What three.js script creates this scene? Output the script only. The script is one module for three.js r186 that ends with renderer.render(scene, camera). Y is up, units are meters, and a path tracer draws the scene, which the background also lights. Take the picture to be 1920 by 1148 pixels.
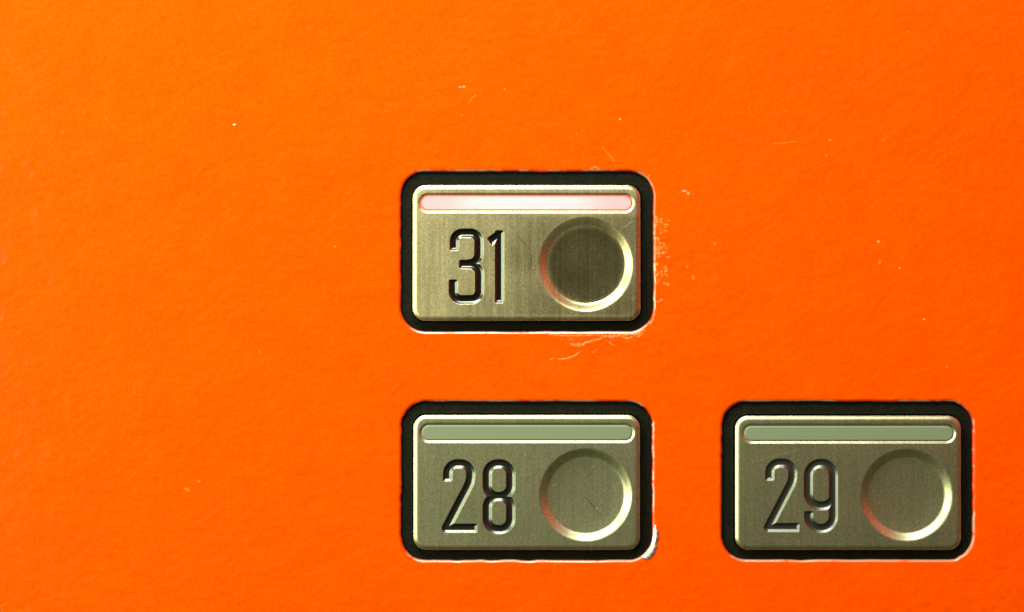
import * as THREE from 'three';
import { RectAreaLightUniformsLib } from 'three/addons/lights/RectAreaLightUniformsLib.js';

// ---------- camera, exposure, light ----------
const S = 1e-4;                       // one unit of the drawing below is 0.1 mm
const EYE = 0.42;                     // metres from the panel to the lens
const scene = new THREE.Scene();
const camera = new THREE.PerspectiveCamera(2 * Math.atan(574 * S / EYE) * 180 / Math.PI, 1024 / 612, 0.02, 20);
camera.position.set(0, 0, EYE);
camera.lookAt(0, 0, 0);
const renderer = new THREE.WebGLRenderer({ antialias: true });
renderer.toneMapping = THREE.LinearToneMapping;
renderer.toneMappingExposure = 1.3;
renderer.shadowMap.enabled = true;
RectAreaLightUniformsLib.init();
scene.background = new THREE.Color().setRGB(0.034, 0.036, 0.018);   // the dim interior around the panel

function areaLamp(name, label, position, target, w, h, color, radiance) {
  const mesh = new THREE.Mesh(new THREE.BoxGeometry(w, h, 0.01), new THREE.MeshStandardMaterial({
    color: 0x888888, roughness: 0.6, emissive: new THREE.Color().setRGB(...color), emissiveIntensity: 1 }));
  mesh.name = name; mesh.position.set(...position);
  mesh.userData = { label, category: 'lamp' };
  const to = new THREE.Vector3(...target).sub(mesh.position).normalize();
  mesh.lookAt(mesh.position.clone().add(to));
  mesh.castShadow = mesh.receiveShadow = true;
  scene.add(mesh);
  const light = new THREE.RectAreaLight(new THREE.Color().setRGB(...color), radiance, w * 0.98, h * 0.98);
  light.name = name + '_glow';
  light.position.copy(mesh.position).addScaledVector(to, 0.008);
  light.lookAt(light.position.clone().add(to));
  scene.add(light);
}
areaLamp('ceiling_lamp', 'bright white ceiling lamp above the orange panel, outside the frame', [-0.10, 0.282, 0.21], [-0.02, 0, 0], 0.38, 0.048, [1, 0.975, 0.89], 36);
areaLamp('side_lamp', 'large soft greenish lamp left of the orange panel, outside the frame', [-0.32, 0.015, 0.245], [-0.04, 0, 0], 0.24, 0.21, [0.95, 1, 0.70], 6);

// ---------- helpers ----------
let seed = 12345;
const rnd = () => { seed = (seed + 0x6d2b79f5) | 0; let t = Math.imul(seed ^ (seed >>> 15), 1 | seed); t = (t + Math.imul(t ^ (t >>> 7), 61 | t)) ^ t; return ((t ^ (t >>> 14)) >>> 0) / 4294967296; };
const hash = (x, y, s) => { let h = Math.imul(x, 374761393) + Math.imul(y, 668265263) + Math.imul(s, 974634777); h = Math.imul(h ^ (h >>> 13), 1274126177); return ((h ^ (h >>> 16)) >>> 0) / 4294967296; };
function noise(x, y, s) {             // value noise, 0..1
  const ix = Math.floor(x), iy = Math.floor(y); let u = x - ix, v = y - iy;
  u = u * u * (3 - 2 * u); v = v * v * (3 - 2 * v);
  const a = hash(ix, iy, s), b = hash(ix + 1, iy, s), c = hash(ix, iy + 1, s), d = hash(ix + 1, iy + 1, s);
  return a + (b - a) * u + (c - a) * v + (a - b - c + d) * u * v;
}
const clamp = (x, a = 0, b = 1) => Math.min(b, Math.max(a, x));
const smooth = (a, b, x) => { const t = clamp((x - a) / (b - a)); return t * t * (3 - 2 * t); };

function mesh(name, geometry, material, parent) {
  const m = new THREE.Mesh(geometry, material);
  m.name = name; m.castShadow = m.receiveShadow = true;
  parent.add(m);
  return m;
}
function geo(pos, idx, nor, uv, col) {
  const g = new THREE.BufferGeometry();
  g.setAttribute('position', new THREE.Float32BufferAttribute(pos, 3));
  if (uv) g.setAttribute('uv', new THREE.Float32BufferAttribute(uv, 2));
  if (col) g.setAttribute('color', new THREE.Float32BufferAttribute(col, 3));
  g.setIndex(idx);
  if (nor) g.setAttribute('normal', new THREE.Float32BufferAttribute(nor, 3)); else g.computeVertexNormals();
  return g;
}
// rounded rectangle as a ring of points with normals, always the same number of points, counter-clockwise (y up)
const NE = 60, NC = 28;
function ring(cx, cy, hw, hh, r, o) {
  const pts = [], x = hw + o, y = hh + o, q = Math.max(0.01, r + o);
  const corners = [[x - q, y - q, 0], [-x + q, y - q, 1], [-x + q, -y + q, 2], [x - q, -y + q, 3]];
  for (let k = 0; k < 4; k++) {
    const [ax, ay, t] = corners[k], [bx, by] = corners[(k + 1) % 4];
    for (let i = 0; i < NC; i++) { const a = (t + i / (NC - 1)) * Math.PI / 2; pts.push([cx + ax + q * Math.cos(a), cy + ay + q * Math.sin(a), Math.cos(a), Math.sin(a)]); }
    const a = (t + 1) * Math.PI / 2, nx = Math.cos(a), ny = Math.sin(a);
    for (let i = 1; i < NE; i++) { const f = i / NE; pts.push([cx + ax + (bx - ax) * f + q * nx, cy + ay + (by - ay) * f + q * ny, nx, ny]); }
  }
  return pts;
}
const sdRound = (x, y, hw, hh, r) => { const qx = Math.abs(x) - hw + r, qy = Math.abs(y) - hh + r; return Math.min(Math.max(qx, qy), 0) + Math.hypot(Math.max(qx, 0), Math.max(qy, 0)) - r; };
// joins rings ([x, y] lists with one z per ring) into a skin; the rings run from the outside to the inside
function loft(rings, uvOf) {
  const n = rings[0].p.length, pos = [], uv = [], idx = [], col = [];
  for (const r of rings) for (let i = 0; i < n; i++) {
    pos.push(r.p[i][0] * S, r.p[i][1] * S, r.z * S);
    if (uvOf) uv.push(...uvOf(r.p[i][0], r.p[i][1]));
  }
  for (let k = 0; k + 1 < rings.length; k++) for (let i = 0; i < n; i++) {
    const j = (i + 1) % n, a = k * n + i, b = k * n + j, c = a + n, d = b + n;
    idx.push(a, b, c, b, d, c);
  }
  return { pos, uv, idx, col };
}

// ---------- textures ----------
const TW = 2048, TH = 1228, TX = 64, TY = 40;      // the paint's maps cover the picture and a margin: one pixel per 0.1 mm
function canvasTexture(c, srgb) { const t = new THREE.CanvasTexture(c); if (srgb) t.colorSpace = THREE.SRGBColorSpace; t.wrapS = t.wrapT = THREE.MirroredRepeatWrapping; t.magFilter = THREE.LinearFilter; return t; }
function floatTexture(v, w, h) { const a = new Float32Array(w * h * 4); for (let i = 0; i < w * h; i++) { a[i * 4] = a[i * 4 + 1] = a[i * 4 + 2] = v[i]; a[i * 4 + 3] = 1; } const t = new THREE.DataTexture(a, w, h, THREE.RGBAFormat, THREE.FloatType); t.wrapS = t.wrapT = THREE.MirroredRepeatWrapping; t.magFilter = THREE.LinearFilter; t.flipY = true; t.needsUpdate = true; return t; }
function chips(g, chipOnly) {           // bare spots and scratches in the paint, where the photograph has them
  const pale = chipOnly ? '#aaa' : '#f2ae8cc0', light = chipOnly ? '#555' : '#f8832e98';
  const blob = (x, y, w, h, c = pale) => { g.fillStyle = c; g.beginPath(); const n = 9; for (let i = 0; i < n; i++) { const a = i / n * 6.283, k = 0.65 + 0.6 * hash(i, Math.round(x * 3 + y), 5); g.lineTo(x + Math.cos(a) * w * k / 2, y + Math.sin(a) * h * k / 2); } g.fill(); };
  const line = (pts, w, c = light) => { g.strokeStyle = c; g.lineWidth = w; g.lineCap = 'round'; g.beginPath(); pts.forEach(([x, y], i) => i ? g.lineTo(x, y) : g.moveTo(x, y)); g.stroke(); };
  blob(439, 233, 7, 4, chipOnly ? '#fff' : '#f6efe2');
  for (const [x, y, w, h] of [[862, 163, 6, 3], [869, 162, 7, 4], [946, 167, 4, 2], [1162, 223, 5, 5], [1647, 453, 5, 4], [1687, 502, 4, 4], [1733, 598, 5, 4], [1284, 358, 10, 5], [1290, 362, 7, 6], [1182, 605, 3, 3]]) blob(x, y, w, h);
  for (const [x, y, w, h] of [[1081, 250, 5, 3], [865, 216, 6, 3], [1340, 456, 7, 7], [1556, 262, 8, 4], [1549, 291, 6, 4], [1656, 263, 4, 4], [1650, 491, 6, 10], [1775, 688, 6, 5], [627, 462, 6, 4], [350, 918, 14, 8], [372, 903, 8, 5], [1703, 59, 5, 3], [1404, 202, 4, 3], [1473, 208, 4, 3], [486, 660, 6, 4], [1070, 259, 4, 3], [1288, 500, 6, 5], [1300, 520, 8, 12]]) blob(x, y, w, h, light);
  line([[1130, 276], [1141, 289], [1152, 302]], 2.2); line([[1452, 269], [1470, 268], [1491, 265]], 2); line([[878, 195], [884, 184], [892, 178]], 1.6, chipOnly ? '#333' : '#ef7a20');
  // worn paint right of the top button
  for (let i = 0; i < 230; i++) {
    const y = 405 + 130 * rnd(), u = Math.pow(rnd(), 2.1), x = 1228 + 32 * u * (0.4 + 0.6 * noise(y / 22, 4, 300)), keep = noise(x / 7, y / 9, 301) > 0.42;
    if (keep) blob(x, y, 2 + 5 * rnd(), 1.5 + 4 * rnd(), chipOnly ? '#77777788' : rnd() < 0.5 ? '#ff9a3c70' : '#f4a98478');
  }
  // gouges under its lower right corner: ragged bare patches
  const gouge = (pts, w) => {
    const up = [], down = [];
    for (let i = 0; i + 1 < pts.length; i++) for (let k = 0; k < 8; k++) {
      const f = k / 8, x = pts[i][0] + (pts[i + 1][0] - pts[i][0]) * f, y = pts[i][1] + (pts[i + 1][1] - pts[i][1]) * f, t = (i + f) / (pts.length - 1), ww = w * Math.pow(Math.sin(Math.PI * clamp(t * 0.94 + 0.04)), 0.6);
      up.push([x, y - ww * (0.1 + 0.75 * rnd())]); down.unshift([x + rnd(), y + ww * (0.1 + 0.75 * rnd())]);
    }
    g.fillStyle = chipOnly ? '#999' : '#f4a07aa8'; g.beginPath(); [...up, ...down].forEach(([x, y], i) => i ? g.lineTo(x, y) : g.moveTo(x, y)); g.fill();
    for (let i = 0; i < pts.length * 5; i++) { const [x, y] = pts[Math.floor(rnd() * pts.length)]; line([[x + (rnd() - 0.5) * w, y + w * (rnd() - 0.5)], [x + (rnd() - 0.3) * 2 * w, y + w * (rnd() - 0.7)]], 0.9, chipOnly ? '#55555588' : rnd() < 0.5 ? '#f8c4a480' : '#f0702480'); }
  };
  gouge([[1069, 645], [1080, 647], [1092, 645], [1101, 641]], 6); gouge([[1100, 642], [1112, 638], [1120, 637], [1133, 632]], 4);
  gouge([[1030, 627], [1060, 629], [1090, 629], [1120, 628]], 3.2); gouge([[1128, 629], [1145, 631], [1160, 629], [1180, 627]], 5.5); gouge([[1168, 632], [1176, 634], [1184, 632]], 3.5); gouge([[1180, 626], [1196, 626], [1206, 619]], 4.5);
  gouge([[1046, 673], [1056, 673], [1066, 671]], 2.6); gouge([[1068, 670], [1078, 666], [1088, 659]], 3); gouge([[1031, 674], [1037, 671]], 2); gouge([[1111, 661], [1117, 657]], 2); gouge([[1139, 640], [1143, 643], [1148, 646]], 2); gouge([[1195, 632], [1204, 627]], 2.2); gouge([[1064, 631], [1072, 637]], 1.8);
  gouge([[1232, 567], [1240, 562]], 3); gouge([[1226, 590], [1224, 600], [1219, 608]], 3);
  gouge([[766, 600], [775, 610], [790, 620], [810, 624]], 3.5); gouge([[757, 585], [764, 598]], 3);
  gouge([[1108, 316], [1116, 312], [1122, 316]], 2.5); gouge([[1212, 336], [1217, 330]], 2);
  gouge([[1365, 1034], [1376, 1042], [1386, 1047]], 3); gouge([[1812, 1040], [1822, 1028]], 2.5); gouge([[768, 1044], [780, 1051], [796, 1056]], 3);
  gouge([[1826, 985], [1828, 1000], [1824, 1016]], 1.5); gouge([[1827, 820], [1828, 850]], 1.2); gouge([[1700, 750], [1712, 752]], 2); gouge([[1226, 1005], [1230, 1012]], 2);
}
const paintCanvas = document.createElement('canvas'); paintCanvas.width = TW; paintCanvas.height = TH;
const chipCanvas = document.createElement('canvas'); chipCanvas.width = TW; chipCanvas.height = TH;
{
  const g = paintCanvas.getContext('2d'), c = chipCanvas.getContext('2d');
  g.fillStyle = '#ff5100'; g.fillRect(0, 0, TW, TH); c.fillStyle = '#000'; c.fillRect(0, 0, TW, TH);
  g.translate(TX, TY); c.translate(TX, TY);
  seed = 777; chips(g, false); seed = 777; chips(c, true);
  const im = g.getImageData(0, 0, TW, TH), d = im.data;
  for (let y = 0, o = 0; y < TH; y++) for (let x = 0; x < TW; x++, o += 4) {       // pigment grain
    const k = 1 + 0.10 * (hash(x >> 1, y >> 1, 3) - 0.5) + 0.10 * (noise(x / 3.1, y / 2.6, 9) - 0.5) + 0.05 * (noise(x / 45, y / 40, 4) - 0.5);
    d[o] *= Math.min(1, 0.6 + 0.4 * k); d[o + 1] *= k; d[o + 2] *= k;
  }
  g.putImageData(im, 0, 0);
}
const paintHeight = new Float32Array(TW * TH);
{
  const cd = chipCanvas.getContext('2d').getImageData(0, 0, TW, TH).data;
  for (let y = 0, o = 0; y < TH; y++) for (let x = 0; x < TW; x++, o++) {           // orange peel of a sprayed coat
    const w = 14 * (noise(x / 60, y / 60, 21) - 0.5), X = x + w, Y = y + 14 * (noise(x / 60, y / 60, 22) - 0.5);
    let h = 0.30 * noise(X / 27, Y / 19, 11) + 0.40 * noise(X / 15 + 7, Y / 11, 12) + 0.14 * noise(X / 7, Y / 6, 13) + 0.16 * noise(X / 70, Y / 50, 14);
    const px = x - TX, py = y - TY, worn = Math.exp(-(((px - 1238) / 15) ** 2)) * smooth(395, 425, py) * (1 - smooth(525, 560, py)) + smooth(1040, 1080, px) * (1 - smooth(1190, 1225, px)) * Math.exp(-(((py - 638) / 14) ** 2));
    h += worn * (0.55 * noise(px / 8, py / 7, 330) + 0.35 * noise(px / 4, py / 4, 331));       // lumpy, chipped paint
    paintHeight[o] = h - 0.35 * cd[o * 4] / 255;
  }
}
const paintUv = (x, y) => [(x + 960 + TX) / TW, 1 - (574 - y + TY) / TH];
const paint = new THREE.MeshPhysicalMaterial({ map: canvasTexture(paintCanvas, true), bumpMap: floatTexture(paintHeight, TW, TH), bumpScale: 2.0e-4, roughness: 0.22, specularIntensity: 0.2 });
const bareEdge = new THREE.MeshStandardMaterial({ vertexColors: true, roughness: 0.25, metalness: 0.2 });
const bareSteel = new THREE.MeshStandardMaterial({ color: new THREE.Color().setRGB(0.8, 0.78, 0.72), metalness: 1, roughness: 0.42 });

// ---------- the orange panel ----------
// hole and plate as [left, right, top, bottom] in 0.1 mm from the picture's upper left corner
const box = ([l, r, t, b]) => ({ cx: (l + r) / 2 - 960, cy: 574 - (t + b) / 2, hw: (r - l) / 2, hh: (b - t) / 2 });
const BUTTONS = [
  { hole: [751.3, 1225.5, 321, 622], plate: [774, 1200.5, 347.5, 601.5], slot: [785, 1189, 363, 399], dish: [1098.5, 496, 88], text: '31', lit: true },
  { hole: [752, 1223.5, 753, 1051.5], plate: [775.5, 1199.6, 778.6, 1031], slot: [787, 1189, 793.5, 829.5], dish: [1098, 928, 86.5], text: '28' },
  { hole: [1353.5, 1825, 753, 1050.5], plate: [1378.6, 1801, 780, 1031], slot: [1391, 1790.5, 795, 830.5], dish: [1699, 928, 86], text: '29' },
];
const RC = 46, ROLL = 7, DROP = 0.8;
function wobble(k, i, n) {              // the hand-cut unevenness of a hole's edge
  const a = i / n * 60, w = 1.1 * (noise(a * 0.9, 3, 40 + k) - 0.5) + 0.4 * (noise(a * 1.7, 8, 50 + k) - 0.5), rough = smooth(0.55, 0.8, noise(a * 0.5, 1, 60 + k));
  return w + rough * 1.9 * (noise(a * 2.4, 5, 70 + k) - 0.4);
}
const panel = new THREE.Group(); panel.name = 'wall_panel'; panel.userData = { kind: 'structure', label: 'orange painted metal panel with three rounded button holes' }; scene.add(panel);
{
  const W = 1500, H = 950, shape = new THREE.Shape([[-W, -H], [W, -H], [W, H], [-W, H]].map(([x, y]) => new THREE.Vector2(x, y)));
  const skins = [], edges = [];
  BUTTONS.forEach((b, k) => {
    const h = box(b.hole), steps = [7, 6.4, 5.8, 5.3, 4.9, 4.5, 4.2, 3.9, 3.6, 3.4];
    const at = (o) => { const r = ring(h.cx, h.cy, h.hw, h.hh, RC, o), f = clamp(1 - o / ROLL); return r.map(([x, y, nx, ny], i) => { const w = wobble(k, i, r.length) * f; return [x + nx * w, y + ny * w]; }); };
    skins.push(loft(steps.map((o) => ({ p: at(o), z: -DROP * ((ROLL - o) / 3.6) ** 2.2 })), paintUv));
    edges.push(loft([{ p: at(3.4), z: -DROP }, { p: at(1.6), z: -DROP - 0.8 }, { p: at(-0.2), z: -DROP - 1.85 }, { p: at(-0.5), z: -12 }], paintUv));
    const rim = ring(h.cx, h.cy, h.hw, h.hh, RC, 0), col = edges[k].col;         // paint worn through to the primer in patches along the cut, palest on the lower side
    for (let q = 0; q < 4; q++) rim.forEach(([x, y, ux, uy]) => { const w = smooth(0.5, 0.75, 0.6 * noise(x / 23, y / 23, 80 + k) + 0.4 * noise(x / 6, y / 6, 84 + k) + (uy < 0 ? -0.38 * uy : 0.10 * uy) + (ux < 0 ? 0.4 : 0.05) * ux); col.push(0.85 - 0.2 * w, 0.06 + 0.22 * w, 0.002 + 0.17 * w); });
    shape.holes.push(new THREE.Path(at(ROLL).map(([x, y]) => new THREE.Vector2(x, y)).reverse()));
  });
  const flat = new THREE.ShapeGeometry(shape), p = flat.attributes.position, pos = [], uv = [], idx = Array.from(flat.index.array);
  for (let i = 0; i < p.count; i++) { pos.push(p.getX(i) * S, p.getY(i) * S, 0); uv.push(...paintUv(p.getX(i), p.getY(i))); }
  const nor = new Array(pos.length).fill(0).map((_, i) => i % 3 === 2 ? 1 : 0);
  for (const s of skins) {
    const g = geo(s.pos, s.idx, null), at = pos.length / 3, nn = g.attributes.normal.array;
    const n = s.pos.length / 3 / 10;
    for (let i = 0; i < n; i++) { nn[i * 3] = 0; nn[i * 3 + 1] = 0; nn[i * 3 + 2] = 1; }
    pos.push(...s.pos); uv.push(...s.uv); nor.push(...nn); for (const i of s.idx) idx.push(i + at);
  }
  mesh('painted_sheet', geo(pos, idx, nor, uv), paint, panel);
  edges.forEach((e) => mesh('hole_edge', geo(e.pos, e.idx, null, e.uv, e.col), bareEdge, panel));
  // the chipped corner under the lower middle button, bare metal bent up
  const outer = [[1229, 984.5], [1232, 993], [1234, 999], [1232.5, 1011], [1231, 1023], [1226, 1035], [1220, 1046], [1213, 1048.7], [1206, 1046]];
  const inner = [[1226.5, 986], [1225.4, 993], [1224.8, 1003], [1223.6, 1014], [1220.4, 1024.5], [1216, 1031], [1211, 1036], [1206.5, 1041], [1203, 1044]];
  const cp = [], ci = [];
  const along = (list, t) => { const q = Math.min(list.length - 1.001, t * (list.length - 1)), i = Math.floor(q), f = q - i; return [0, 1].map((c) => list[i][c] + (list[i + 1][c] - list[i][c]) * f); };
  const M = 44;
  for (let i = 0; i < M; i++) {
    const t = i / (M - 1), [x, y] = along(outer, t), [u, v] = along(inner, t), e = 2.4 * (noise(i / 2.3, 1, 310) - 0.5) + 1.2 * (noise(i / 0.9, 2, 311) - 0.5), z = 1.6 * (noise(i / 3, 3, 312) - 0.5), end = Math.sin(Math.PI * t) ** 0.5;
    cp.push((u - 960) * S, (574 - v) * S, -1.5 * S, ((x + u) / 2 - 960) * S, (574 - (y + v) / 2) * S, (0.6 * end + z * 0.5) * S, (x + e - 960) * S, (574 - y - e * 0.6) * S, (3 * end + z) * S, (x + e + 1.2 - 960) * S, (574 - y - e * 0.6 - 0.8) * S, -0.4 * S);
  }
  for (let i = 0; i + 1 < M; i++) for (let c = 0; c < 3; c++) { const a = i * 4 + c; ci.push(a, a + 4, a + 1, a + 1, a + 4, a + 5); }
  const chip = mesh('paint_chip', geo(cp, ci), bareSteel, panel); chip.userData = { label: 'white chipped corner below the button marked 28' };
}

// ---------- digits as grooves ----------
const arc = (cx, cy, r, a0, a1, n = 10) => Array.from({ length: n + 1 }, (_, i) => { const a = (a0 + (a1 - a0) * i / n) * Math.PI / 180; return [cx + r * Math.cos(a), cy + r * Math.sin(a)]; });   // y runs down, as in the picture
const loop = (x0, x1, y0, y1, r) => [...arc(x0 + r, y0 + r, r, 180, 270), ...arc(x1 - r, y0 + r, r, 270, 360), ...arc(x1 - r, y1 - r, r, 0, 90), ...arc(x0 + r, y1 - r, r, 90, 180), [x0, y0 + r]];
const two = (dx, dy) => [{ p: [[839.4, 894], ...arc(858, 888, 18.6, 180, 270), ...arc(864, 888, 18.6, 270, 360), [882.4, 896], [880.8, 904], [877.6, 911.5], [836.8, 990], [886.5, 990]].map(([x, y]) => [x + dx, y + dy]), e0: 8.5, e1: 8.5 }];
const STROKES = {
  '31': [
    [{ p: [[852, 462], ...arc(867.5, 453, 15.5, 180, 270), ...arc(882.5, 453, 15.5, 270, 360), [898, 477], ...arc(880, 477, 18, 20, 90)], e0: 8.5 },
     { p: [[869, 496], [880, 496], ...arc(881, 514.5, 18.3, 270, 360), ...arc(883.8, 546.5, 15.5, 0, 90), ...arc(866, 546.5, 15.8, 90, 180), [850.2, 533]], e0: 8, e1: 8.5 }],
    [{ p: [[921.5, 451.5], [936.6, 440.6]], e0: 5, e1: 0 }, { p: [[936.6, 441], [936.6, 560]], e0: 8.6, e1: 8.6 }],
  ],
  '28': [two(0, 0), [{ p: loop(913.6, 957.4, 869.4, 930.6, 20), closed: true }, { p: loop(913.6, 957.4, 930.6, 992.6, 20), closed: true }]],
  '29': [two(603.2, -1.4), [{ p: [[1562, 935], ...arc(1541, 925, 23, 35, 90), ...arc(1538, 925.3, 23, 90, 180), ...arc(1538, 891.5, 23, 180, 270), ...arc(1539, 891.5, 23, 270, 360), ...arc(1539.5, 968, 22.5, 0, 90), ...arc(1538, 968, 22.5, 90, 180), [1515.5, 966.5]], e0: 0, e1: 8.5 }]],
};
const HALF = 8.5;
function strokeDistance(strokes, x, y) {
  let best = 1e9;
  for (const s of strokes) {
    const n = s.p.length;
    for (let i = 0; i + 1 < n; i++) {
      const [ax, ay] = s.p[i], [bx, by] = s.p[i + 1], ex = bx - ax, ey = by - ay, L = Math.hypot(ex, ey); if (L < 1e-6) continue;
      const u = ((x - ax) * ex + (y - ay) * ey) / L, v = Math.abs((x - ax) * ey - (y - ay) * ex) / L;
      const c = clamp(u, 0, L); let d = Math.hypot(u - c, v) - HALF;
      // square ends with eased corners
      if (!s.closed && i === 0 && s.e0 && u < 0) { const q = 3.5, a = -u - s.e0 + q, b = v - HALF + q; d = Math.min(Math.max(a, b), 0) + Math.hypot(Math.max(a, 0), Math.max(b, 0)) - q; }
      if (!s.closed && i === n - 2 && s.e1 && u > L) { const q = 3.5, a = u - L - s.e1 + q, b = v - HALF + q; d = Math.min(Math.max(a, b), 0) + Math.hypot(Math.max(a, 0), Math.max(b, 0)) - q; }
      if (d < best) best = d;
    }
  }
  return best;
}

// ---------- button materials ----------
function plateMaps(b, k) {               // brushed grain, smudges and scratches: 1 texel per 0.1 mm
  const p = box(b.plate), w = Math.ceil(p.hw * 2) + 8, h = Math.ceil(p.hh * 2) + 8, X0 = b.plate[0] - 4, Y0 = b.plate[2] - 4;
  const c = document.createElement('canvas'); c.width = w; c.height = h;
  const g = c.getContext('2d'); g.fillStyle = '#808080'; g.fillRect(0, 0, w, h); g.translate(-X0, -Y0); g.lineCap = 'round';
  const scratch = (x0, y0, x1, y1, wd, col) => { g.strokeStyle = col; g.lineWidth = wd; g.beginPath(); g.moveTo(x0, y0); g.lineTo(x1, y1); g.stroke(); };
  if (k === 0) {
    scratch(1168, 428, 1186, 415, 1.6, '#ffffffee'); scratch(1185, 559, 1186, 562, 2.5, '#ffffffcc'); scratch(973, 444, 986, 462, 1.5, '#30302899'); scratch(1102, 472, 1109, 466, 1.6, '#c8c8c8aa'); scratch(1130, 480, 1131, 483, 2, '#d0d0d0aa');
    for (let i = 0; i < 30; i++) { const x = 968 + 50 * rnd(), y = 470 + 60 * rnd(); scratch(x, y, x + (rnd() - 0.5) * 3, y + 6 + 22 * rnd(), 1 + rnd(), '#40403844'); }
    for (let i = 0; i < 12; i++) { const x = 975 + 200 * rnd(), y = 560 + 35 * rnd(); scratch(x, y, x + 8 + 30 * rnd(), y - 4 * rnd(), 1, '#e0e0d822'); }
  } else if (k === 1) {
    scratch(1098, 932, 1118, 957, 1.6, '#28282088'); scratch(1118, 957, 1127, 966, 1.2, '#28282055'); scratch(1119, 953, 1120, 955, 2.4, '#ffffffcc'); scratch(1108, 878, 1114, 875, 1.6, '#d8d8d8bb'); scratch(1036, 912, 1042, 908, 1.6, '#e0d8d8bb'); scratch(1102, 896, 1108, 888, 1.3, '#38383088'); scratch(1187, 1021, 1193, 1015, 1.5, '#f0e8d0aa');
  } else {
    scratch(1410, 866, 1500, 842, 1.2, '#d8d8c066'); scratch(1416, 858, 1440, 853, 1.1, '#d8d8c055');
  }
  for (let i = 0; i < 26; i++) { const x = X0 + w * rnd(), y = Y0 + h * rnd(), a = (rnd() - 0.5) * 2; scratch(x, y, x + 26 * rnd() * Math.cos(a), y + 26 * rnd() * Math.sin(a), 0.8, rnd() < 0.5 ? '#f0f0e033' : '#30302833'); }
  const im = g.getImageData(0, 0, w, h), d = im.data, rough = new Float32Array(w * h), bump = new Float32Array(w * h), rgb = new Uint8Array(w * h * 4);
  for (let y = 0, o = 0; y < h; y++) for (let x = 0; x < w; x++, o++) {
    const line = noise(x / 1.6, y / 60, 100 + k) - 0.5, line2 = noise(x / 4.2, y / 130, 110 + k) - 0.5, grain = noise(x / 1.9, y / 1.9, 120 + k) - 0.5, grit = hash(x, y, 130 + k) - 0.5, cloud = noise(x / 60, y / 45, 140 + k) - 0.5, mark = d[o * 4] / 128 - 1;
    const v = (1 + 0.05 * line + 0.055 * line2 + 0.14 * grain + 0.16 * grit + 0.05 * cloud) * (1 + 0.75 * mark);
    const warm = k ? 0.985 : 1.035, t = 0.05 * (noise(x / 2.4, y / 2.4, 150 + k) - 0.5);  // warm light on the lit button's steel, put into its colour
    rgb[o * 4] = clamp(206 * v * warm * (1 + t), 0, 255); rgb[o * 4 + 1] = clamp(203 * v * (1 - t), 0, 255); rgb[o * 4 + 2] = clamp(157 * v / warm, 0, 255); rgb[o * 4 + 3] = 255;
    { const rr = Math.hypot(x + X0 - b.dish[0], y + Y0 - b.dish[1]); const flat = smooth(b.slot[3], b.slot[3] + 10, y + Y0) * (1 - smooth(b.plate[3] - 15, b.plate[3] - 8, y + Y0)), wall = smooth(64, 74, rr) * (1 - smooth(82, 98, rr));
      rough[o] = k ? 0.40 : 0.42 - flat * (1 - 0.5 * wall) * (0.10 * (1 - smooth(70, 84, rr)) + 0.065 * (1 - smooth(90, 235, rr + 30 * cloud))) + 0.03 * cloud + 0.03 * line2 + 0.02 * grain; }
    bump[o] = 0.5 + 0.18 * line + 0.12 * grain + 0.15 * mark;
  }
  const map = new THREE.DataTexture(rgb, w, h); map.colorSpace = THREE.SRGBColorSpace; map.flipY = true; map.magFilter = THREE.LinearFilter; map.needsUpdate = true;
  return { map, rough: floatTexture(rough, w, h), bump: floatTexture(bump, w, h), w, h };
}
const housingNoise = new Float32Array(256 * 256); for (let i = 0; i < 65536; i++) housingNoise[i] = noise((i & 255) / 2.2, (i >> 8) / 2.2, 200);
const housingColor = new Uint8Array(256 * 256 * 4); for (let i = 0; i < 65536; i++) { const v = 24 + 16 * (noise((i & 255) / 1.7, (i >> 8) / 1.7, 201) - 0.5) + 16 * (hash(i & 255, i >> 8, 202) - 0.5); housingColor.set([v, v * 1.05, v * 0.74, 255], i * 4); }
const hMap = new THREE.DataTexture(housingColor, 256, 256); hMap.colorSpace = THREE.SRGBColorSpace; hMap.wrapS = hMap.wrapT = THREE.RepeatWrapping; hMap.magFilter = THREE.LinearFilter; hMap.needsUpdate = true;
const hBump = floatTexture(housingNoise, 256, 256);
const housingMat = new THREE.MeshPhysicalMaterial({ map: hMap, bumpMap: hBump, bumpScale: 3e-6, roughness: 0.36, specularIntensity: 0.3 });
const digitMats = [[0.085, 0.25], [0.12, 0.32], [0.17, 0.39]].map(([c, dull]) => new THREE.MeshPhysicalMaterial({ color: new THREE.Color().setRGB(c, c * 1.07, c * 0.9), metalness: 1, roughness: dull }));
const lensOff = new THREE.MeshPhysicalMaterial({ color: new THREE.Color().setRGB(0.2, 0.255, 0.15), roughness: 0.45 });
const lensLit = new THREE.MeshPhysicalMaterial({ color: new THREE.Color().setRGB(0.8, 0.7, 0.66), roughness: 1, transmission: 0.6, thickness: 0, emissive: new THREE.Color().setRGB(0.88, 0.40, 0.46), emissiveIntensity: 0.9 });
const lensRed = new THREE.MeshStandardMaterial({ color: new THREE.Color().setRGB(0.6, 0.03, 0.01), roughness: 0.5, emissive: new THREE.Color().setRGB(1, 0.02, 0.004), emissiveIntensity: 0.9 });
const ledMat = new THREE.MeshStandardMaterial({ color: 0xffeeee, emissive: new THREE.Color().setRGB(1, 0.5, 0.45), emissiveIntensity: 1 });

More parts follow.
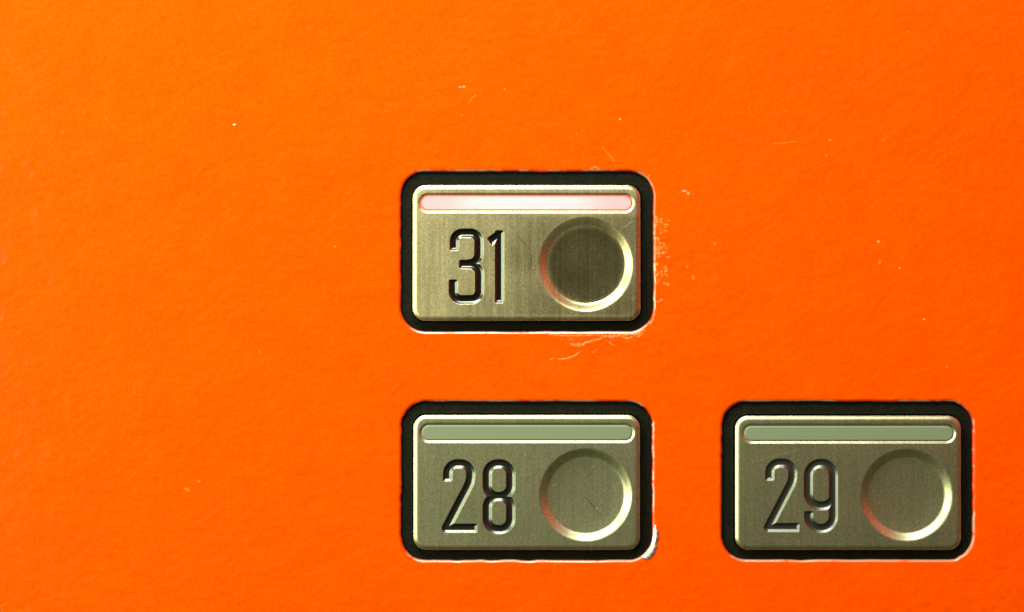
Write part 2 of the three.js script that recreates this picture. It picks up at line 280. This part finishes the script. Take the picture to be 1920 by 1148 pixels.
// ---------- a button ----------
const TOP = 8.5, FLOOR = -9, BACK = -32;     // face, housing and cavity floor, 0.1 mm from the panel's front
const TILT = [[0, -0.03], [0, 0], [0, 0]];
function makeButton(b, k, label) {
  const p = box(b.plate), h = box(b.hole), root = new THREE.Group();
  root.name = k ? 'push_button_' + String(k).padStart(3, '0') : 'push_button';
  root.position.set(p.cx * S, p.cy * S, 0);
  root.userData = { label, category: 'push button', group: 'numbered push buttons set in the orange panel' };
  scene.add(root);
  const lx = (px) => px - 960 - p.cx, ly = (py) => 574 - py - p.cy;          // picture to this button's own axes
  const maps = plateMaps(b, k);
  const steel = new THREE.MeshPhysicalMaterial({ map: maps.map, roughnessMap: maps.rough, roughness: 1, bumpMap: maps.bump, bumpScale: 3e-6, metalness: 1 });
  // housing: a dark frame behind the hole with a pocket for the plate
  const hc = [h.cx - p.cx, h.cy - p.cy], R = (hw, hh, r, o, c = [0, 0]) => ring(c[0], c[1], hw, hh, r, o);
  const uvH = (x, y) => [x / 256, y / 256];
  const hs = loft([{ p: R(h.hw, h.hh, RC, 14, hc), z: FLOOR - 9 }, { p: R(h.hw, h.hh, RC, 14, hc), z: FLOOR }, { p: R(h.hw, h.hh, RC, -2, hc), z: FLOOR }, { p: R(h.hw, h.hh, RC, -4.2, hc), z: FLOOR + 0.9 }, { p: R(h.hw, h.hh, RC, -6, hc), z: FLOOR + 1 }, { p: R(p.hw, p.hh, 24, 5, [0, 0]), z: FLOOR + 1 }, { p: R(p.hw, p.hh, 24, 3.6), z: FLOOR + 0.5 }, { p: R(p.hw, p.hh, 24, 2.7), z: FLOOR - 1 }, { p: R(p.hw, p.hh, 24, 2.4), z: BACK }], uvH);
  {
    const last = 8 * R(1, 1, 1, 0).length, n = R(1, 1, 1, 0).length, c = hs.pos.length / 3;
    hs.pos.push(0, 0, BACK * S); hs.uv.push(0, 0);
    for (let i = 0; i < n; i++) hs.idx.push(last + i, last + (i + 1) % n, c);
  }
  mesh('housing', geo(hs.pos, hs.idx, null, hs.uv), housingMat, root);

  // the face: a finely meshed sheet, pressed and engraved
  const st = { x: (lx(b.slot[0]) + lx(b.slot[1])) / 2, y: (ly(b.slot[2]) + ly(b.slot[3])) / 2, hw: (b.slot[1] - b.slot[0]) / 2, hh: (b.slot[3] - b.slot[2]) / 2 };
  const dx = lx(b.dish[0]), dy = ly(b.dish[1]), dr = b.dish[2], strokes = STROKES[b.text], WALL = 3.9;
  const dOuter = (x, y) => sdRound(x, y, p.hw, p.hh, 24), dSlot = (x, y) => sdRound(x - st.x, y - st.y, st.hw, st.hh, st.hh), dLens = (x, y) => dSlot(x, y) + WALL, dDish = (x, y) => Math.hypot(x - dx, y - dy) - dr;
  const bounds = strokes.map((s) => { const q = s.flatMap((t) => t.p), X = q.map((a) => lx(a[0])), Y = q.map((a) => ly(a[1])); return [Math.min(...X) - 14, Math.max(...X) + 14, Math.min(...Y) - 14, Math.max(...Y) + 14]; });
  const dDigit = strokes.map((s, i) => (x, y) => { const B = bounds[i]; return x < B[0] || x > B[1] || y < B[2] || y > B[3] ? 9 : strokeDistance(s, x + 960 + p.cx, 574 - (y + p.cy)); });
  const EW = 9.5, EH = 3.8, DW = 17, DD = k ? 8.6 : 7.8, GW = 5.6, GD = 3.1;
  function height(x, y) {
    let z = TOP + TILT[k][0] * x + TILT[k][1] * y - (k ? 0 : 6.5e-5 * (x + 10) ** 2 - 1.5);
    const e = -dOuter(x, y); if (e < EW) z -= EH * Math.pow(1 - clamp(e / EW), 2.2);
    const s = -dSlot(x, y);
    if (s > -1.5) { const t = clamp((s + 1.5) / (WALL + 1.5)); z -= 2.7 * t * t * (3 - 2 * t); if (s > WALL) z += 1.7 * smooth(0, 2.2, s - WALL); }
    const d = -dDish(x, y);
    if (d > -2.5) { z -= DD * smooth(-2, DW, d); if (!k) z += (-0.02 * (x - dx) + 0.03 * (y - dy)) * smooth(0, DW, d); if (d > DW) { const q = ((dr - d) / (dr - DW)) ** 2; z -= 1.3 * (1 - q) + 1.1 * (1 - q * q); } }
    for (const f of dDigit) {
      const g = -f(x, y);
      if (g > -0.8) { const e = (g < 0.8 ? (g + 0.8) ** 2 / 3.2 : g < GW - 1 ? g : g < GW + 1 ? GW - (GW + 1 - g) ** 2 / 4 : GW) / GW; z -= GD * (1.22 * e - 0.22 * e * e); }
    }
    return z;
  }
  const STEP = 0.8, nx = Math.ceil(p.hw * 2 / STEP) + 3, ny = Math.ceil(p.hh * 2 / STEP) + 3, fields = [dOuter, dSlot, dLens, dDish, ...dDigit];
  const X = new Float32Array(nx * ny), Y = new Float32Array(nx * ny), Z = new Float32Array(nx * ny), N = new Float32Array(nx * ny * 3);
  for (let j = 0, o = 0; j < ny; j++) for (let i = 0; i < nx; i++, o++) {
    let x = -p.hw + (i - 1) * STEP, y = -p.hh + (j - 1) * STEP;
    for (const f of fields) {
      const d = f(x, y);
      if (Math.abs(d) < 0.5 * STEP) { const gx = (f(x + 0.05, y) - f(x - 0.05, y)) * 10, gy = (f(x, y + 0.05) - f(x, y - 0.05)) * 10, l = gx * gx + gy * gy; if (l > 0.3) { x -= d * gx / l; y -= d * gy / l; } break; }
    }
    X[o] = x; Y[o] = y; Z[o] = height(x, y);
    const sx = (height(x + 0.3, y) - height(x - 0.3, y)) / 0.6, sy = (height(x, y + 0.3) - height(x, y - 0.3)) / 0.6, l = Math.hypot(sx, sy, 1);
    N[o * 3] = -sx / l; N[o * 3 + 1] = -sy / l; N[o * 3 + 2] = 1 / l;
  }
  const parts = { plate: [], dish: [], lens: [], rim: [] }; strokes.forEach((_, i) => { parts['digit' + i] = []; });
  const sort = (a, c, d) => {
    const x = (X[a] + X[c] + X[d]) / 3, y = (Y[a] + Y[c] + Y[d]) / 3;
    if (dOuter(x, y) > 0) return;
    let to = 'plate';
    const dl = dLens(x, y);
    if (dl < 0) to = b.lit && dl > -2.0 ? 'rim' : 'lens'; else if (dDish(x, y) < 0) to = 'dish'; else dDigit.forEach((f, i) => { if (f(x, y) < 0) to = 'digit' + i; });
    parts[to].push(a, c, d);
  };
  for (let j = 0; j + 1 < ny; j++) for (let i = 0; i + 1 < nx; i++) {
    const a = j * nx + i, c = a + 1, d = a + nx, e = d + 1;
    if ((i + j) & 1) { sort(a, c, d); sort(c, e, d); } else { sort(a, c, e); sort(a, e, d); }
  }
  const take = (list) => {
    const map = new Map(), pos = [], nor = [], uv = [], idx = [];
    for (const o of list) {
      if (!map.has(o)) { map.set(o, map.size); pos.push(X[o] * S, Y[o] * S, Z[o] * S); nor.push(N[o * 3], N[o * 3 + 1], N[o * 3 + 2]); uv.push((X[o] + p.hw + 4) / maps.w, (Y[o] + p.hh + maps.h - 4 - 2 * p.hh) / maps.h); }
      idx.push(map.get(o));
    }
    return { pos, nor, uv, idx };
  };
  const face = take(parts.plate);
  { // its sides, down into the pocket
    const r0 = ring(0, 0, p.hw, p.hh, 24, -0.02), at = face.pos.length / 3, n = r0.length;
    for (let q = 0; q < 2; q++) for (const [x, y, ux, uy] of r0) { face.pos.push(x * S, y * S, (q ? BACK + 1 : height(x, y) + 0.1) * S); face.nor.push(ux, uy, 0); face.uv.push((x + p.hw + 4) / maps.w, (y + p.hh + 4) / maps.h); }
    for (let i = 0; i < n; i++) { const j = (i + 1) % n; face.idx.push(at + i, at + n + i, at + j, at + j, at + n + i, at + n + j); }
  }
  const g = (t) => geo(t.pos, t.idx, t.nor, t.uv);
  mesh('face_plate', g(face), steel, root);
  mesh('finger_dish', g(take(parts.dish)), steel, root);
  strokes.forEach((_, i) => { const m = mesh('digit', g(take(parts['digit' + i])), digitMats[k], root); m.userData = { label: 'engraved digit ' + b.text[i] }; });
  const lens = mesh('indicator_light', g(take(parts.lens)), b.lit ? lensLit : lensOff, root);
  lens.userData = { label: b.lit ? 'glowing pinkish white indicator bar' : 'unlit pale green indicator bar' };
  if (b.lit) {
    mesh('light_rim', g(take(parts.rim)), lensRed, lens);
    const led = mesh('led_strip', new THREE.BoxGeometry(250 * S, 12 * S, 1.5 * S), ledMat, root);
    led.position.set(st.x * S, st.y * S, (BACK + 2) * S);
    const l = new THREE.RectAreaLight(new THREE.Color().setRGB(1, 0.46, 0.5), 5.2, 246 * S, 10 * S);
    l.name = 'led_glow'; l.position.set(st.x * S, st.y * S, (BACK + 4) * S); root.add(l);
    l.lookAt(new THREE.Vector3(0, 0, 1).add(l.getWorldPosition(new THREE.Vector3())));
  }
  return root;
}
makeButton(BUTTONS[0], 0, 'upper steel button marked 31 with a glowing pinkish white bar');
makeButton(BUTTONS[1], 1, 'steel button marked 28 with an unlit bar, directly below the lit button');
makeButton(BUTTONS[2], 2, 'steel button marked 29 with an unlit bar, at the lower right');

// the orange wall that turns toward the viewer on the right, outside the frame
{
  const side = new THREE.Mesh(new THREE.BoxGeometry(0.02, 0.7, 0.5), new THREE.MeshStandardMaterial({ color: new THREE.Color().setRGB(0.46, 0.026, 0.005), roughness: 0.6 }));
  side.name = 'side_wall'; side.userData = { kind: 'structure', label: 'orange side wall to the right, outside the frame' };
  side.position.set(0.26, 0.33, 0.24); side.castShadow = side.receiveShadow = true; scene.add(side);
}
renderer.render(scene, camera);
